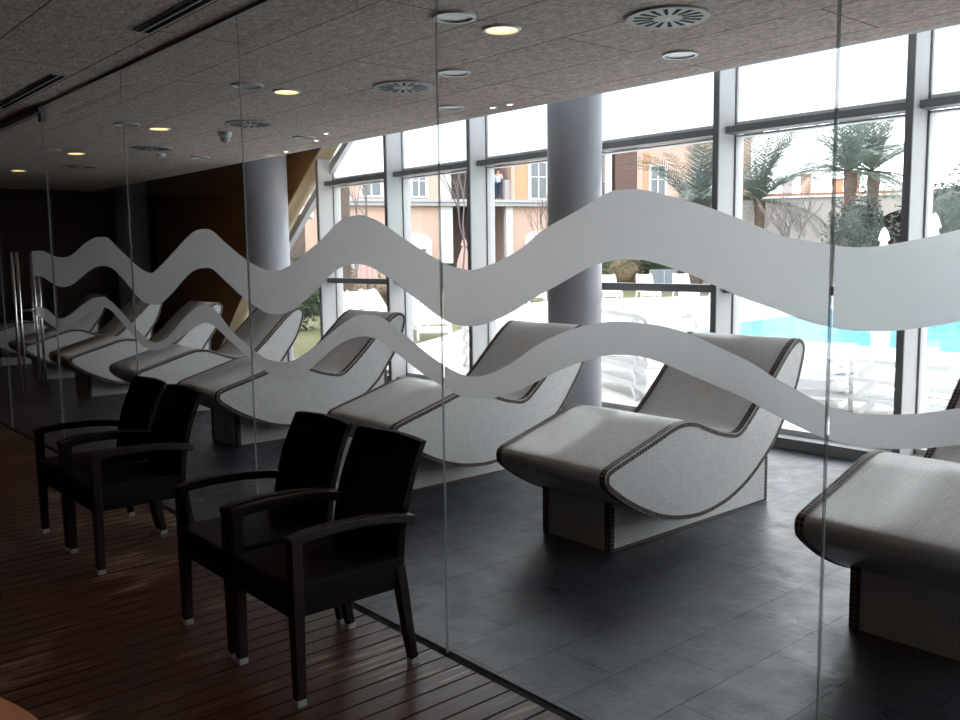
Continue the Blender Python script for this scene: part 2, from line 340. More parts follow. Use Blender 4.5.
# brown wall with the raking edge, in front of the glazing
rake=[(-8.85,4.05),(-9.62,3.62),(-10.45,3.03),(-11.12,2.53),(-11.82,1.98),(-12.50,1.40),(-13.09,.87),(-13.50,.46),(-13.98,.0)]
rake_s=catmull(rake,5,False)
poly=rake_s+[(XL,0.0),(XL,4.05)]
w=MB(); w.prism(poly,6.33,6.52,'y')
structure(w.build('wall_far',M_['brownwall']),'brown wooden wall ending in a raking edge beside the windows')
w=MB(); w.sweep([(x-.0,6.415,z) for x,z in [(a+.012,b-.012) for a,b in rake_s]],.235,.03,side=(0,1,0))
structure(w.build('trim_3',M_['beige']),'beige reveal along the raking edge of the brown wall')
w=MB(); w.sweep([(a+.10,6.55,b-.09) for a,b in rake_s],.08,.10,side=(0,1,0))
structure(w.build('trim_4',M_['alu']),'white window frame following the raking edge')

# ------------------------------------------------------------------ windows
fin=[-10.62,-9.03,-7.48,-5.92,-4.36,-2.81,-1.26,.29,1.84,3.39,4.94,6.49,8.04,9.3]
def rake_x(z):
    for (a,b),(c,e) in zip(rake_s,rake_s[1:]):
        if e<=z<=b: return a+(c-a)*(b-z)/(b-e+1e-9)
    return -14
for i,xr in enumerate(fin[:-1]):
    top=2.93 if i==0 else 4.05
    m=MB(); m.box(xr-.052,xr-.004,6.335,6.56,0,top)
    o=structure(m.build('trim_%d'%(30+i),M_['alu']),'deep pale window mullion')
    g=MB(); g.box(xr-.058,xr-.052,6.33,6.56,0,top); g.box(xr-.056,xr-.002,6.322,6.334,0,top); g.box(xr-.003,xr+.003,6.552,6.562,0,top)  # backlit shade of the front painted as dark strips; last thin strip is gasket
    g.build('gasket_and_front_shade',M_['aludark'],o)
n=0
bays=[(-14.1,fin[0])]+list(zip(fin,fin[1:]))
for (a,b) in bays:
    n+=1; m=MB(); first=(n==1)
    x0=a+.0; x1=b-.06
    if not first:
        zt=2.545
        m.box(x0-.03 if True else x0,x1,6.42,6.56,zt-.028,zt+.028)
        m.box(x0,x1,6.42,6.56,1.222,1.288)
        m.box(x0,x1,6.40,6.58,0,.085)
        o=structure(m.build('window_%d'%n,M_['aludark']))
        f=MB()
        f.box(x0+.004,x0+.010,6.56,6.665,.085,4.05); f.box(x1-.02,x1+.055,6.565,6.61,.085,4.05)
        f.box(x0,x1,6.56,6.61,.085,.125); f.box(x0,x1,6.56,6.66,2.498,2.512); f.box(x0,x1,6.56,6.61,2.58,2.62); f.box(x0,x1,6.56,6.61,3.98,4.05)
        f.build('sash_frame',M_['alu'],o)
        MB().box(x0+.010,x1-.02,6.58,6.588,.125,2.498).build('pane',M_['glassout'],o)
        if n>=2:
            MB().box(x0+.010,x1-.02,6.58,6.588,2.6,3.98).build('milky_pane',M_['milky'],o)
    else:
        m.box(-13.9,b-.06,6.44,6.56,0,.085)
        o=structure(m.build('window_%d'%n,M_['aludark']))
        pl=[(p,q) for p,q in rake_s if q<2.9]
        q=MB(); q.prism([(p+.12,r-.1) for p,r in pl if r>.2]+[(-13.6,.09),(b-.05,.09),(b-.05,pl[0][1]-.1)],6.58,6.588,'y')
        q.build('pane',M_['glassout'],o)

# ------------------------------------------------------------------ columns
for (x,r,lab) in ((-5.44,.236,'thick round grey column standing behind the white loungers, before the middle windows'),
                  (-11.05,.285,'round grey column in front of the brown wall, left of the raking beige edge'),
                  (-16.0,.27,'dim round column deep in the dark far left corner of the lounger room')):
    m=MB(); m.smooth=True; m.lathe([(r+.0,0),(r,.02),(r,4.04)],(0,0,0),48)
    o=m.build('round_column',M_['column'],loc=(x,5.78,0)); tag(o,lab,'column')

# ------------------------------------------------------------------ glass partition with frosted waves
def interp(pts):
    pts=sorted(pts)
    def f(x):
        if x<=pts[0][0]: return pts[0][1]
        for i in range(len(pts)-1):
            if x<=pts[i+1][0]:
                p0=pts[max(i-1,0)]; p1=pts[i]; p2=pts[i+1]; p3=pts[min(i+2,len(pts)-1)]
                h_=p2[0]-p1[0]; t=(x-p1[0])/h_
                m1=(p2[1]-p0[1])/(p2[0]-p0[0]); m2=(p3[1]-p1[1])/(p3[0]-p1[0])
                return (2*t**3-3*t*t+1)*p1[1]+(t**3-2*t*t+t)*h_*m1+(-2*t**3+3*t*t)*p2[1]+(t**3-t*t)*h_*m2
        return pts[-1][1]
    return f
fUT,fUB,fLT,fLB=[interp(p) for p in (UT,UB,LT,LB)]
def band(fa,fb,x0,x1,parent):
    k=max(4,int((x1-x0)/.02)); b=MB()
    for i in range(k+1):
        x=x0+(x1-x0)*i/k; za,zb=fa(x),fb(x)
        for y in (GY+.0065,GY+.008):
            b.v.append((x,y,zb)); b.v.append((x,y,za))
    for i in range(k):
        q=4*i; r=q+4
        b.face([q,r,r+1,q+1]); b.face([q+2,q+3,r+3,r+2]); b.face([q+1,r+1,r+3,q+3]); b.face([q,q+2,r+2,r])
    b.face([0,1,3,2]); e=4*k; b.face([e,e+2,e+3,e+1])
    return b.build('frosted_wave',M_['film'],parent)
def panel(x0,x1,name='glass_panel'):
    g=.003; m=MB(); m.box(x0+g,x1-g,GY-.006,GY+.006,-.02,H-.012)
    keep=[i for i,f in enumerate(m.f) if i not in (3,5)]      # the polished ends meet the joints
    m.f=[m.f[i] for i in keep]; m.m=[0]*len(keep); m.uv=[None]*len(keep); m.sm=[False]*len(keep)
    return m.build(name,M_['glassin'])
PAN=[(.44,2.0,'glass partition panel beyond the right edge, nearest the viewer'),(2.0,9.2,'long glass partition panel far beyond the right edge'),
 (-1.117,.44,'glass partition panel at the right, in front of the closest cropped lounger'),
 (-2.662,-1.117,'wide glass partition panel in front of the main white lounger, frosted waves across it'),
 (-4.235,-2.662,'glass partition panel behind the nearer pair of dark armchairs'),
 (-5.86,-4.235,'glass partition panel behind the farther pair of dark armchairs'),
 (-7.58,-5.86,'glass partition panel between the glass doors and the farther armchairs'),
 (-10.9,-9.2,'dark glass partition panel left of the glass doors'),
 (-12.6,-10.9,'farthest glass partition panel at the dark left end')]
for x0,x1,lab in PAN:
    o=panel(x0,x1); tag(o,lab,'glass panel','glass partition panels')
    if x0>-9:
        band(fUT,fUB,x0+.004,x1-.004,o); band(fLT,fLB,x0+.004,x1-.004,o)
dl=panel(-8.38,-7.58,'door_1'); structure(dl,'glass door leaf with long steel handle')
band(fUT,fUB,-8.17,-7.585,dl); band(fLT,fLB,-8.17,-7.585,dl)
dr=panel(-9.2,-8.38,'door_2'); structure(dr,'second glass door leaf with long steel handle')
for (par,hx) in ((dl,-8.30),(dr,-8.46)):
    for y in (GY-.08,GY+.08):
        m=MB(); m.tube([(hx,y,.40),(hx,y,1.64)],.0125,10); m.build('handle',M_['steel'],par)
    m=MB()
    for z in (.86,1.14): m.tube([(hx,GY-.08,z),(hx,GY+.08,z)],.008,8)
    m.build('handle_standoff',M_['aludark'],par)
m=MB(); m.box(-7.64,-7.56,GY-.018,GY+.018,2.63,2.70); structure(m.build('trim_14',M_['aludark']),'black hinge fitting at the head of the glass door')
m=MB(); m.box(-9.2,-7.58,GY-.03,GY+.03,H-.05,H); structure(m.build('trim_15',M_['aludark']),'dark head rail above the glass doors')
m=MB(); m.box(-7.58,9.2,GY-.012,GY+.012,H-.014,H); m.box(-12.6,-9.2,GY-.012,GY+.012,H-.014,H)
structure(m.build('trim_16',M_['vent']),'slim head channel of the glass partition')
for k,x in enumerate((-10.9,-9.2,-5.86,-4.235,-2.662,-1.117,.44,2.0)):
    w_=.0024 if x<-1.2 else .0032
    structure(MB().box(x-w_,x+w_,GY-.004,GY+.004,.004,H-.014).build('trim_%d'%(17+k),M_['joint']),'clear vertical joint between glass panels')
structure(MB().box(-7.584,-7.577,GY-.006,GY+.006,.004,H-.014).build('trim_29',M_['joint']),'edge of the glass door')

# ------------------------------------------------------------------ mosaic loungers
PROF=[(-.245,.456),(-.236,.489),(-.19,.514),(.013,.572),(.172,.618),(.300,.655),(.400,.664),(.492,.650),(.579,.617),(.700,.573),(.800,.549),(.870,.540),(.939,.568),(1.088,.691),(1.236,.831),(1.359,.945),(1.45,1.012),(1.510,1.031),(1.558,1.010),(1.580,.965),(1.552,.865),(1.486,.715),(1.377,.566),(1.249,.414),(1.038,.262),(.860,.180),(.700,.140),(.527,.124),(.336,.143),(.19,.180),(.05,.238),(-.075,.303),(-.18,.372),(-.234,.418)]
PS=catmull(PROF,4)
LW=.80
def lounger():
    root=empty('mosaic_lounger')
    # body
    b=MB(); n=len(PS); arc=[0]
    for i in range(n): arc.append(arc[-1]+math.dist(PS[i],PS[(i+1)%n]))
    for x in (-LW,0):
        for p in PS: b.v.append((x,p[0],p[1]))
    b.smooth=True
    for i in range(n):
        j=(i+1)%n; b.face([j,i,n+i,n+j],[(0,arc[i+1]),(0,arc[i]),(LW,arc[i]),(LW,arc[i+1])])
    b.smooth=False
    b.face(list(range(n)),[PS[i] for i in range(n)]); b.face([n+i for i in range(n-1,-1,-1)],[PS[i] for i in range(n-1,-1,-1)])
    body=b.build('lounger_body',M_['mosaic'],root)
    # dark mosaic border: rows on the top face beside each edge, one row on each side face
    t=MB(); out=offset_poly(PS,-.002); inn=offset_poly(PS,.004)
    for (xa,xb) in ((-.040,-.004),(-LW+.004,-LW+.040)):
        o0=len(t.v)
        for x in (xa,xb):
            for P in (out,inn):
                for p in P: t.v.append((x,p[0],p[1]))
        for i in range(n):
            j=(i+1)%n
            t.face([o0+j,o0+i,o0+2*n+i,o0+2*n+j],[(.001,arc[i+1]),(.001,arc[i]),(.045,arc[i]),(.045,arc[i+1])])
            t.face([o0+i,o0+j,o0+n+j,o0+n+i],[(.011,.011)]*4); t.face([o0+2*n+j,o0+2*n+i,o0+3*n+i,o0+3*n+j],[(.011,.011)]*4)
    for (x,xo,dr_) in ((0,.002,1),(-LW,-LW-.002,-1)):
        A=offset_poly(PS,.003); B=offset_poly(PS,.026); o0=len(t.v)
        for xx in (x-.002*dr_,xo):
            for P in (A,B):
                for p in P: t.v.append((xx,p[0],p[1]))
        for i in range(n):
            j=(i+1)%n; q=[o0+2*n+i,o0+2*n+j,o0+3*n+j,o0+3*n+i]; uv=[(arc[i],.001),(arc[i+1],.001),(arc[i+1],.021),(arc[i],.021)]
            if dr_>0: q=q[::-1]; uv=uv[::-1]
            t.face(q,uv)
            t.face([o0+i,o0+j,o0+2*n+j,o0+2*n+i],[(.011,.011)]*4); t.face([o0+n+i,o0+3*n+i,o0+3*n+j,o0+n+j],[(.011,.011)]*4)
    tag(t.build('mosaic_border',M_['border'],root),'dark brown mosaic border rows')
    # base
    low=[(.0,.28),(.096,.235),(.336,.163),(.527,.142),(.7,.16),(.86,.2),(1.038,.282),(1.249,.434),(1.377,.586),(1.48,.74)]
    s=MB(); s.prism([(1.48,0),(0,0)]+low,-.68,-.18,'x'); base=s.build('lounger_base',M_['mosaic'],root); boxuv(base)
    t=MB()
    for xx in (-.679,-.219): t.box(xx-.003,xx+.042,-.003,.01,.002,.262)
    for xx in (-.683,-.181): t.box(xx,xx+.004,.003,.026,.002,.24); t.box(xx,xx+.004,1.455,1.480,.002,.62)
    for xx in (-.683,-.181): t.box(xx,xx+.004,.0,1.48,.0,.012)
    boxuv(tag(t.build('base_border',M_['border'],root),'dark brown mosaic edge rows'))
    return root
proto=lounger()
LO=[(-1.05,3.49,0,'nearest white mosaic lounger, cropped by the right edge of the picture'),
 (-2.85,3.49,0,'large white mosaic lounger shown whole in the middle right, brown tile border'),
 (-4.57,3.45,0,'white mosaic lounger directly left of the thick grey column, behind the armchairs'),
 (-6.72,3.27,0,'second white mosaic lounger left of the thick column, its base visible past the chair back'),
 (-8.62,3.33,0,'white mosaic lounger in front of the grass window, third left of the thick column'),
 (-10.48,3.26,0,'white mosaic lounger before the brown wall, just left of the beige raking edge'),
 (-12.5,3.3,0,'dim white mosaic lounger second from the dark left end of the row'),
 (-14.75,3.3,0,'farthest mosaic lounger at the dark left end, beside the door handles')]
for i,(x,y,r,lab) in enumerate(LO):
    o=proto if i==0 else copy_tree(proto)
    o.location=(x,y,0); o.rotation_euler=(0,0,r); o.scale=(1.02,1.02,1.02) if i==3 else (1,1,1); tag(o,lab,'lounger','white mosaic loungers in a row along the window')

# ------------------------------------------------------------------ armchairs
def armchair():
    root=empty('rattan_armchair')
    s=MB(); s.box(-.235,.235,-.262,.215,.315,.435); boxuv(s.build('seat',M_['wicker'],root,bevel=.008))
    # backrest: curved slab
    b=MB(); nx,nz=10,10
    def back(u,v,off):
        z=.40+v*.455; hw=.232-.012*v; y=.200+.012*v+.115*v*v+.02*(u*u)*-1+.02+off
        return (u*hw,y,z+ (.006*(1-u*u) if v>.99 else 0))
    for off in (-.016,.016):
        for k in range(nz+1):
            for i in range(nx+1): b.v.append(back(-1+2*i/nx,k/nz,off))
    S=(nx+1)*(nz+1)
    def id_(i,k,s_): return s_*S+k*(nx+1)+i
    for k in range(nz):
        for i in range(nx):
            b.face([id_(i,k,0),id_(i+1,k,0),id_(i+1,k+1,0),id_(i,k+1,0)]); b.face([id_(i,k,1),id_(i,k+1,1),id_(i+1,k+1,1),id_(i+1,k,1)])
    for k in range(nz):
        b.face([id_(0,k,0),id_(0,k+1,0),id_(0,k+1,1),id_(0,k,1)]); b.face([id_(nx,k,0),id_(nx,k,1),id_(nx,k+1,1),id_(nx,k+1,0)])
    for i in range(nx):
        b.face([id_(i,0,0),id_(i,0,1),id_(i+1,0,1),id_(i+1,0,0)]); b.face([id_(i,nz,0),id_(i+1,nz,0),id_(i+1,nz,1),id_(i,nz,1)])
    boxuv(b.build('backrest',M_['wicker'],root,bevel=.004))
    for sx in (-1,1):
        x=.2225*sx
        l=MB(); l.sweep([(x,-.24,.022),(x,-.24,.3),(x,-.24,.592)],[.038,.044,.044],[.038,.044,.044])
        lo=l.build('front_leg',M_['chairframe'],root,bevel=.005)
        c=MB(); c.box(x-.018,x+.018,-.258,-.222,0,.024); tag(c.build('foot_cap',M_['footcap'],lo),'silver foot cap')
        l=MB(); l.sweep([(x,.250,.022),(x,.232,.12),(x,.212,.26),(x,.190,.40)],[.034,.038,.042,.044],[.034,.038,.042,.044])
        lo=l.build('rear_leg',M_['chairframe'],root,bevel=.005)
        c=MB(); c.box(x-.016,x+.016,.234,.268,0,.024); tag(c.build('foot_cap',M_['footcap'],lo),'silver foot cap')
        a=MB(); a.sweep([(x,-.266,.588),(x,-.20,.600),(x,-.10,.606),(x,.04,.603),(x,.16,.590),(x,.262,.568)],[.046,.047,.046,.044,.042,.04],.036)
        a.build('armrest',M_['chairframe'],root,bevel=.006)
    return root
ch=armchair()
CH=[(-2.912,1.70,0,'nearest dark rattan armchair on the deck, right one of the nearer pair'),
 (-3.424,1.70,0,'dark rattan armchair touching the left arm of the nearest armchair'),
 (-4.765,1.63,0,'right one of the farther pair of dark rattan armchairs, nearer the camera of the two'),
 (-5.26,1.625,0,'farthest dark rattan armchair, leftmost of the four')]
for i,(x,y,r,lab) in enumerate(CH):
    o=ch if i==0 else copy_tree(ch)
    o.location=(x,y,0); o.rotation_euler=(0,0,r); tag(o,lab,'armchair','dark rattan armchairs along the glass partition')

# ------------------------------------------------------------------ round table, lower left corner
t=empty('round_table',(-1.615,-.205,0)); tag(t,'round varnished wooden table cut off by the lower left corner','table')
m=MB(); m.smooth=False; m.lathe([(.57,.705),(.598,.712),(.603,.722),(.603,.732),(.597,.740)],(0,0,0),72); m.build('tabletop',M_['table'],t)
m=MB(); m.lathe([(.04,.03),(.035,.2),(.035,.68),(.12,.705)],(0,0,0),24); m.build('pedestal',M_['chairframe'],t)
m=MB(); m.lathe([(.28,0),(.28,.012),(.05,.035)],(0,0,0),32); m.build('table_base',M_['aludark'],t)

# ------------------------------------------------------------------ ceiling fittings
def ring(m,r0,r1,z0,z1,c=(0,0,0),n=32):
    b=len(m.v)
    for (r,z) in ((r0,z0),(r1,z0),(r1,z1),(r0,z1)):
        for j in range(n):
            th=2*PI*j/n; m.v.append((c[0]+r*math.cos(th),c[1]+r*math.sin(th),c[2]+z))
    for k in range(4):
        k2=(k+1)%4
        for j in range(n):
            j2=(j+1)%n; m.face([b+k*n+j,b+k*n+j2,b+k2*n+j2,b+k2*n+j])
def downlight(lit,r):
    root=empty('recessed_downlight')
    m=MB(); ring(m,r*.84,r,-.012,.0); m.build('lamp_rim',M_['lampwhite'],root)
    m=MB(); m.lathe([(r*.84,-.004),(r*.84,-.002)],(0,0,0),32); m.build('lamp_diffuser',M_['lampon' if lit else 'lampoff'],root)
    return root
dl_on=downlight(True,.10); dl_off=downlight(False,.108)
onp=[(-3.66,3.33,'lit warm downlight nearest the camera, beside the large unlit one'),(-5.93,3.30,'second lit warm downlight counting away from the camera'),(-8.24,3.27,'third lit warm downlight counting away from the camera'),(-10.62,3.26,'fourth lit warm downlight, above the dark far end'),(-12.97,3.25,'farthest lit warm downlight at the far left')]
for i,(x,y,lab) in enumerate(onp):
    o=dl_on if i==0 else copy_tree(dl_on); o.location=(x,y,H); tag(o,lab,'downlight','lit warm downlights in one row')
offp=[(-3.62,2.975,'large unlit white downlight nearest the camera, left of the first warm one'),(-5.89,2.975,'unlit white downlight just left of the second warm one'),(-8.16,2.955,'unlit white downlight just left of the third warm one'),(-10.45,2.95,'unlit downlight just left of the fourth warm one'),
 (-3.455,4.60,'unlit white round downlight nearest the windows at the right'),(-5.78,4.69,'unlit downlight near the window edge, above the mid windows'),(-8.04,4.65,'unlit downlight near the window edge, above the raking wall'),(-10.26,4.54,'farthest unlit downlight near the window edge'),(-4.69,3.84,'small unlit white disc between the two metal air diffusers')]
for i,(x,y,lab) in enumerate(offp):
    o=dl_off if i==0 else copy_tree(dl_off); o.location=(x,y,H); tag(o,lab,'downlight','unlit white downlights')
def diffuser():
    root=empty('round_air_vent'); r=.208
    m=MB(); m.lathe([(r,-.012),(r,0)],(0,0,0),40); m.build('diffuser_plate',M_['vent'],root)
    m=MB()
    for k in range(16):
        th=2*PI*(k+.5)/16; a,b_=.075,.175; t_=.18
        P=[]
        for z in (-.0135,-.011):
            for (rr_,dd) in ((a,-t_*.5),(b_,-t_*.38),(b_,t_*.38),(a,t_*.5)):
                w_= .013 if rr_==b_ else .007
                P.append((rr_*math.cos(th)-math.copysign(w_,dd)*math.sin(th)*1, rr_*math.sin(th)+math.copysign(w_,dd)*math.cos(th),z))
        m.hexa(P)
    m.build('diffuser_slots',M_['ventdark'],root)
    m=MB(); m.lathe([(.012,-.016),(.012,-.012)],(0,0,0),16); m.build('centre_screw',M_['lampwhite'],root)
    return root
df=diffuser()
for i,(x,y,lab) in enumerate([(-2.956,3.83,'round slotted air diffuser nearest the camera at the upper right'),(-5.28,3.86,'round slotted air diffuser in the middle, left of the small white disc'),(-7.51,3.80,'third round air diffuser, right of the dome camera'),(-9.72,3.77,'fourth round air diffuser, dark against the ceiling'),(-12.03,3.74,'farthest round air diffuser over the dark left end')]):
    o=df if i==0 else copy_tree(df); o.location=(x,y,H); tag(o,lab,'air vent','round air diffusers in one row')
# slot vents on the near side
def slot(x0,x1,lab):
    root=empty('slot_vent',(x0,1.86,H)); w_=x1-x0
    m=MB(); m.box(0,w_,-.045,.045,-.006,0); m.build('vent_frame',M_['vent'],root)
    for y in (-.023,.023): MB().box(.01,w_-.01,y-.015,y+.015,-.0075,-.0055).build('vent_slot',M_['ventdark'],root)
    tag(root,lab,'air vent','long slot vents in front of the glass')
slot(-4.86,-3.30,'long twin slot air vent at the top, nearer the camera'); slot(-7.85,-6.28,'long twin slot air vent at the far upper left')
# dome camera
root=empty('dome_camera',(-8.14,3.86,H)); tag(root,'small white dome security camera hanging from the ceiling','security camera')
m=MB(); m.lathe([(.062,0),(.062,-.03),(.055,-.05),(.05,-.052)][::-1],(0,0,0),24); m.build('camera_mount',M_['lampwhite'],root)
m=MB(); m.smooth=True; m.lathe([(.046,-.05),(.045,-.075),(.034,-.095),(.016,-.105),(.003,-.107)][::-1],(0,0,0),24); m.build('camera_dome',M_['lampoff'],root)
root=empty('smoke_detector',(-10.2,4.05,H)); tag(root,'tiny round smoke detector between the far diffusers and the windows','smoke detector')
m=MB(); m.lathe([(.055,0),(.055,-.02),(.03,-.04)][::-1],(0,0,0),24); m.build('detector_body',M_['lampwhite'],root)
def spot():
    root=empty('small_spotlight'); m=MB(); ring(m,.022,.034,-.008,0,n=20); m.build('spot_rim',M_['lampwhite'],root)
    m=MB(); m.lathe([(.022,-.005),(.022,-.003)],(0,0,0),20); m.build('spot_bulb',M_['spoton'],root); return root
sp_=spot()
for i,(x,y,lab) in enumerate([(-5.39,4.98,'tiny lit spotlight at the window edge, right one of the middle pair'),(-5.58,4.97,'tiny lit spotlight at the window edge, left one of the middle pair'),(-8.17,4.86,'tiny lit spotlight above the raking beige edge'),(-9.2,5.08,'tiny lit spotlight at the ceiling edge beside the far grey column'),(-7.66,4.67,'tiny lit spotlight farther from the raking edge, above the first windows')]):
    o=sp_ if i==0 else copy_tree(sp_); o.location=(x,y,H); tag(o,lab,'spotlight','tiny ceiling spotlights')
# restaurant-side warm lamps above and behind the viewpoint
for i,(x,y,lab) in enumerate([(-1.7,-.3,'warm downlight above the round table'),(-4.2,-1.2,'warm downlight over the deck, behind the armchairs viewpoint'),(-9.6,-.9,'warm downlight over the far deck')]):
    o=copy_tree(dl_on); o.location=(x,y,H); tag(o,lab,'downlight','warm downlights over the deck')
def lamp(kind,name,loc,energy,col,size=.1,rot=None,spot=None):
    l=bpy.data.lights.new(name,kind); l.energy=energy; l.color=col
    if kind=='SPOT': l.spot_size=spot or 2.2; l.spot_blend=.8; l.shadow_soft_size=size
    o=bpy.data.objects.new(name,l); COL.objects.link(o); o.location=loc
    if rot: o.rotation_euler=rot
    return o
WARM=(1,.62,.34); EF=.5
for x,y,e in ((-3.66,3.33,2),(-5.93,3.30,1.2),(-8.24,3.27,.8),(-10.62,3.26,.8),(-12.97,3.25,.8)):
    lamp('SPOT','downlight_beam',(x,y,H-.03),e*EF,WARM,.09)
for x,y,e in ((-1.7,-.3,22),(-4.2,-1.2,20),(-9.6,-.9,30)):
    lamp('SPOT','downlight_beam',(x,y,H-.03),e*EF,WARM,.09)
for x,y in ((-9.2,5.08),): lamp('SPOT','spot_beam',(x,y,H-.03),14,(1,.72,.36),.03,rot=Vector((-1.72,1.25,-.30)).to_track_quat('-Z','Y').to_euler(),spot=.6)
# ------------------------------------------------------------------ outside: ground, paving, pool
GZ=-.10
M_['grass']=pmat('lawn',(.125,.125,.065),.9,.1,var=(.17,.165,.095),scale=1.5,bump=.4,bscale=30)
M_['paving'],_,_=brickmat('pale_paving',(.80,.79,.76),(.76,.75,.72),(.6,.6,.57),.6,.6,.008,rough=.7,spec=.3,use_uv=False,offset=0)
M_['water']=pmat('pool_water',(.17,.55,.78),.08,.5,var=(.28,.68,.86),scale=.8,bump=.25,bscale=2.5)
M_['plastic']=pmat('white_plastic',(.84,.84,.85),.4,.5)
M_['leafdark']=pmat('olive_leaf',(.055,.07,.063),.6,.3,var=(.105,.115,.10),scale=3)
M_['leafpalm']=pmat('palm_leaf',(.095,.125,.11),.55,.3,var=(.15,.18,.15),scale=2)
M_['leafgreen']=pmat('hedge_leaf',(.04,.06,.035),.6,.3,var=(.07,.095,.05),scale=3)
M_['leafrust']=pmat('rust_leaf',(.22,.14,.10),.7,.2,var=(.16,.16,.09),scale=2)
M_['trunk']=pmat('palm_trunk',(.15,.11,.09),.9,.1,var=(.09,.065,.055),scale=9,bump=.8,bscale=14)
M_['bark']=pmat('grey_bark',(.16,.135,.13),.9,.1)
M_['peach']=pmat('peach_render',(.56,.395,.325),.9,.1,var=(.53,.37,.30),scale=.4)
M_['orange']=pmat('orange_render',(.52,.31,.19),.9,.1)
M_['creamwall']=pmat('cream_render',(.40,.37,.355),.9,.1,var=(.36,.32,.30),scale=.5)
M_['whitepaint']=pmat('white_render',(.62,.60,.59),.8,.2)
M_['brick'],_,_=brickmat('brown_brick',(.15,.09,.08),(.12,.07,.065),(.17,.13,.12),.22,.07,.008,rough=.9,spec=.1,use_uv=False,swap='XZY')
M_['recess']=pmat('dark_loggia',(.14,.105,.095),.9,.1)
M_['cornice']=pmat('grey_cornice',(.42,.41,.42),.8,.2)
M_['winglass']=pmat('house_glass',(.13,.15,.17),.12,.6)
M_['tile'],_,_=brickmat('roof_tiles',(.40,.20,.13),(.32,.16,.11),(.2,.1,.07),.25,.3,.02,rough=.9,spec=.1,use_uv=False)
M_['pink']=pmat('pink_canvas',(.55,.36,.34),.85,.1)
M_['cream']=pmat('cream_canvas',(.78,.76,.72),.85,.1)
M_['metal']=pmat('dark_railing_metal',(.06,.06,.06),.5,.4)
M_['greybox']=pmat('grey_cabinet',(.26,.29,.33),.6,.3)

pave=[(16,6.63),(-10.6,6.63),(-12.6,8.6),(-15.0,12.0),(-19.2,17.5),(-22.8,22),(-23.6,24),(-22.1,27),(-20.7,30),(-14,36),(16,40)]
pool=[(-11.2,15.5),(-10.6,14.9),(14,14.4),(14,24.5),(-12.9,24.0),(-12.2,18.5)]
structure(MB().prism([(-140,6.64),(140,6.64),(140,160),(-140,160)],GZ-.3,GZ-.02,'z').build('ground',M_['grass']),'lawn outside')
m=MB(); m.prism(pave,GZ-.019,GZ,'z'); pv=structure(m.build('pool_deck',M_['paving']),'bright pale paving around the pool')
m=MB(); m.prism(pool,GZ+.002,GZ+.02,'z'); tag(m.build('pool_water',M_['water']),'bright blue swimming pool beyond the stacked white loungers','swimming pool')
m=MB(); po=offset_poly(pool,-.35)
b=len(m.v)
for P_,z in ((pool,GZ+.001),(pool,GZ+.05),(po,GZ+.05),(po,GZ+.001)):
    for p in P_: m.v.append((p[0],p[1],z))
k=len(pool)
for a in range(3):
    for i in range(k):
        j=(i+1)%k; m.face([b+a*k+i,b+a*k+j,b+(a+1)*k+j,b+(a+1)*k+i])
structure(m.build('pool_edge',M_['whitepaint']),'white stone edge around the pool')

# ------------------------------------------------------------------ outdoor plastic sun loungers
def sunbed(raised):
    root=empty('sun_lounger')
    dz=0 if raised else -.17      # the stacked ones have their legs folded away
    m=MB()
    for sx in (-1,1):
        m.sweep([(sx*.30,-1.0,.19+dz),(sx*.30,-.985,.24+dz),(sx*.30,-.92,.295+dz),(sx*.30,-.80,.32+dz),(sx*.30,-.3,.33+dz),(sx*.30,.32,.33+dz)],.05,.06)
    for i in range(13):
        y=-.80+i*.088; m.box(-.28,.28,y,y+.06,.325+dz,.345+dz)
    m.sweep([(-.32,-.975,.235+dz),(.32,-.975,.235+dz)],.13,.02,side=(0,0,1))
    m.build('bed',M_['plastic'],root)
    m=MB(); ang=math.radians(58) if raised else 0.0; c,s_=math.cos(ang),math.sin(ang)
    def T(a,z): return (.33+a*c-z*s_,.335+dz+a*s_+z*c)
    for sx in (-1,1):
        m.sweep([(sx*.29,*T(0,0)),(sx*.29,*T(.3,.0)),(sx*.28,*T(.58,-.01)),(sx*.24,*T(.72,-.05))],.05,.04)
    for i in range(8):
        a=.03+i*.082; y0,z0=T(a,0); y1,z1=T(a+.055,0); y2,z2=T(a+.055,.018); y3,z3=T(a,.018)
        m.hexa([(-.27,y0,z0),(.27,y0,z0),(.27,y1,z1),(-.27,y1,z1),(-.27,y3,z3),(.27,y3,z3),(.27,y2,z2),(-.27,y2,z2)])
    m.build('backrest',M_['plastic'],root)
    for sx in (-1,1):
        ya=.30 if raised else .50
        m=MB(); m.sweep([(sx*.31,ya,.32+dz),(sx*.325,ya+.10,(.32+dz)*.45),(sx*.33,ya+.14,0)],.045,.06); m.build('leg',M_['plastic'],root)
        m=MB(); m.sweep([(sx*.31,-.62,.31+dz),(sx*.325,-.72,(.31+dz)*.45),(sx*.33,-.75,0)],.045,.06); m.build('leg',M_['plastic'],root)
    return root
flat=sunbed(False); up=sunbed(True); used={}
def bed(p,loc,rz,lab,group):
    if id(p) not in used: used[id(p)]=1; o=p
    else: o=copy_tree(p)
    o.location=loc; o.rotation_euler=(0,0,rz); tag(o,lab,'sun lounger',group)
LV=['lowest','second from the bottom','third from the bottom','fourth from the bottom','fifth from the bottom','sixth from the bottom']
def stack(x,y,rz,k,where,group,dz=.20):
    for i in range(k):
        nm='topmost' if i==k-1 else LV[i]
        bed(flat,(x,y,GZ+i*dz),rz,'white plastic lounger, %s of the stack %s'%(nm,where),group)
stack(-5.05,9.35,math.radians(205),3,'right behind the glass joint','stack of white loungers beside the head of the main mosaic lounger')
stack(-3.62,8.95,math.radians(82),3,'left of the right mullion','stack of white loungers left of the right mullion')
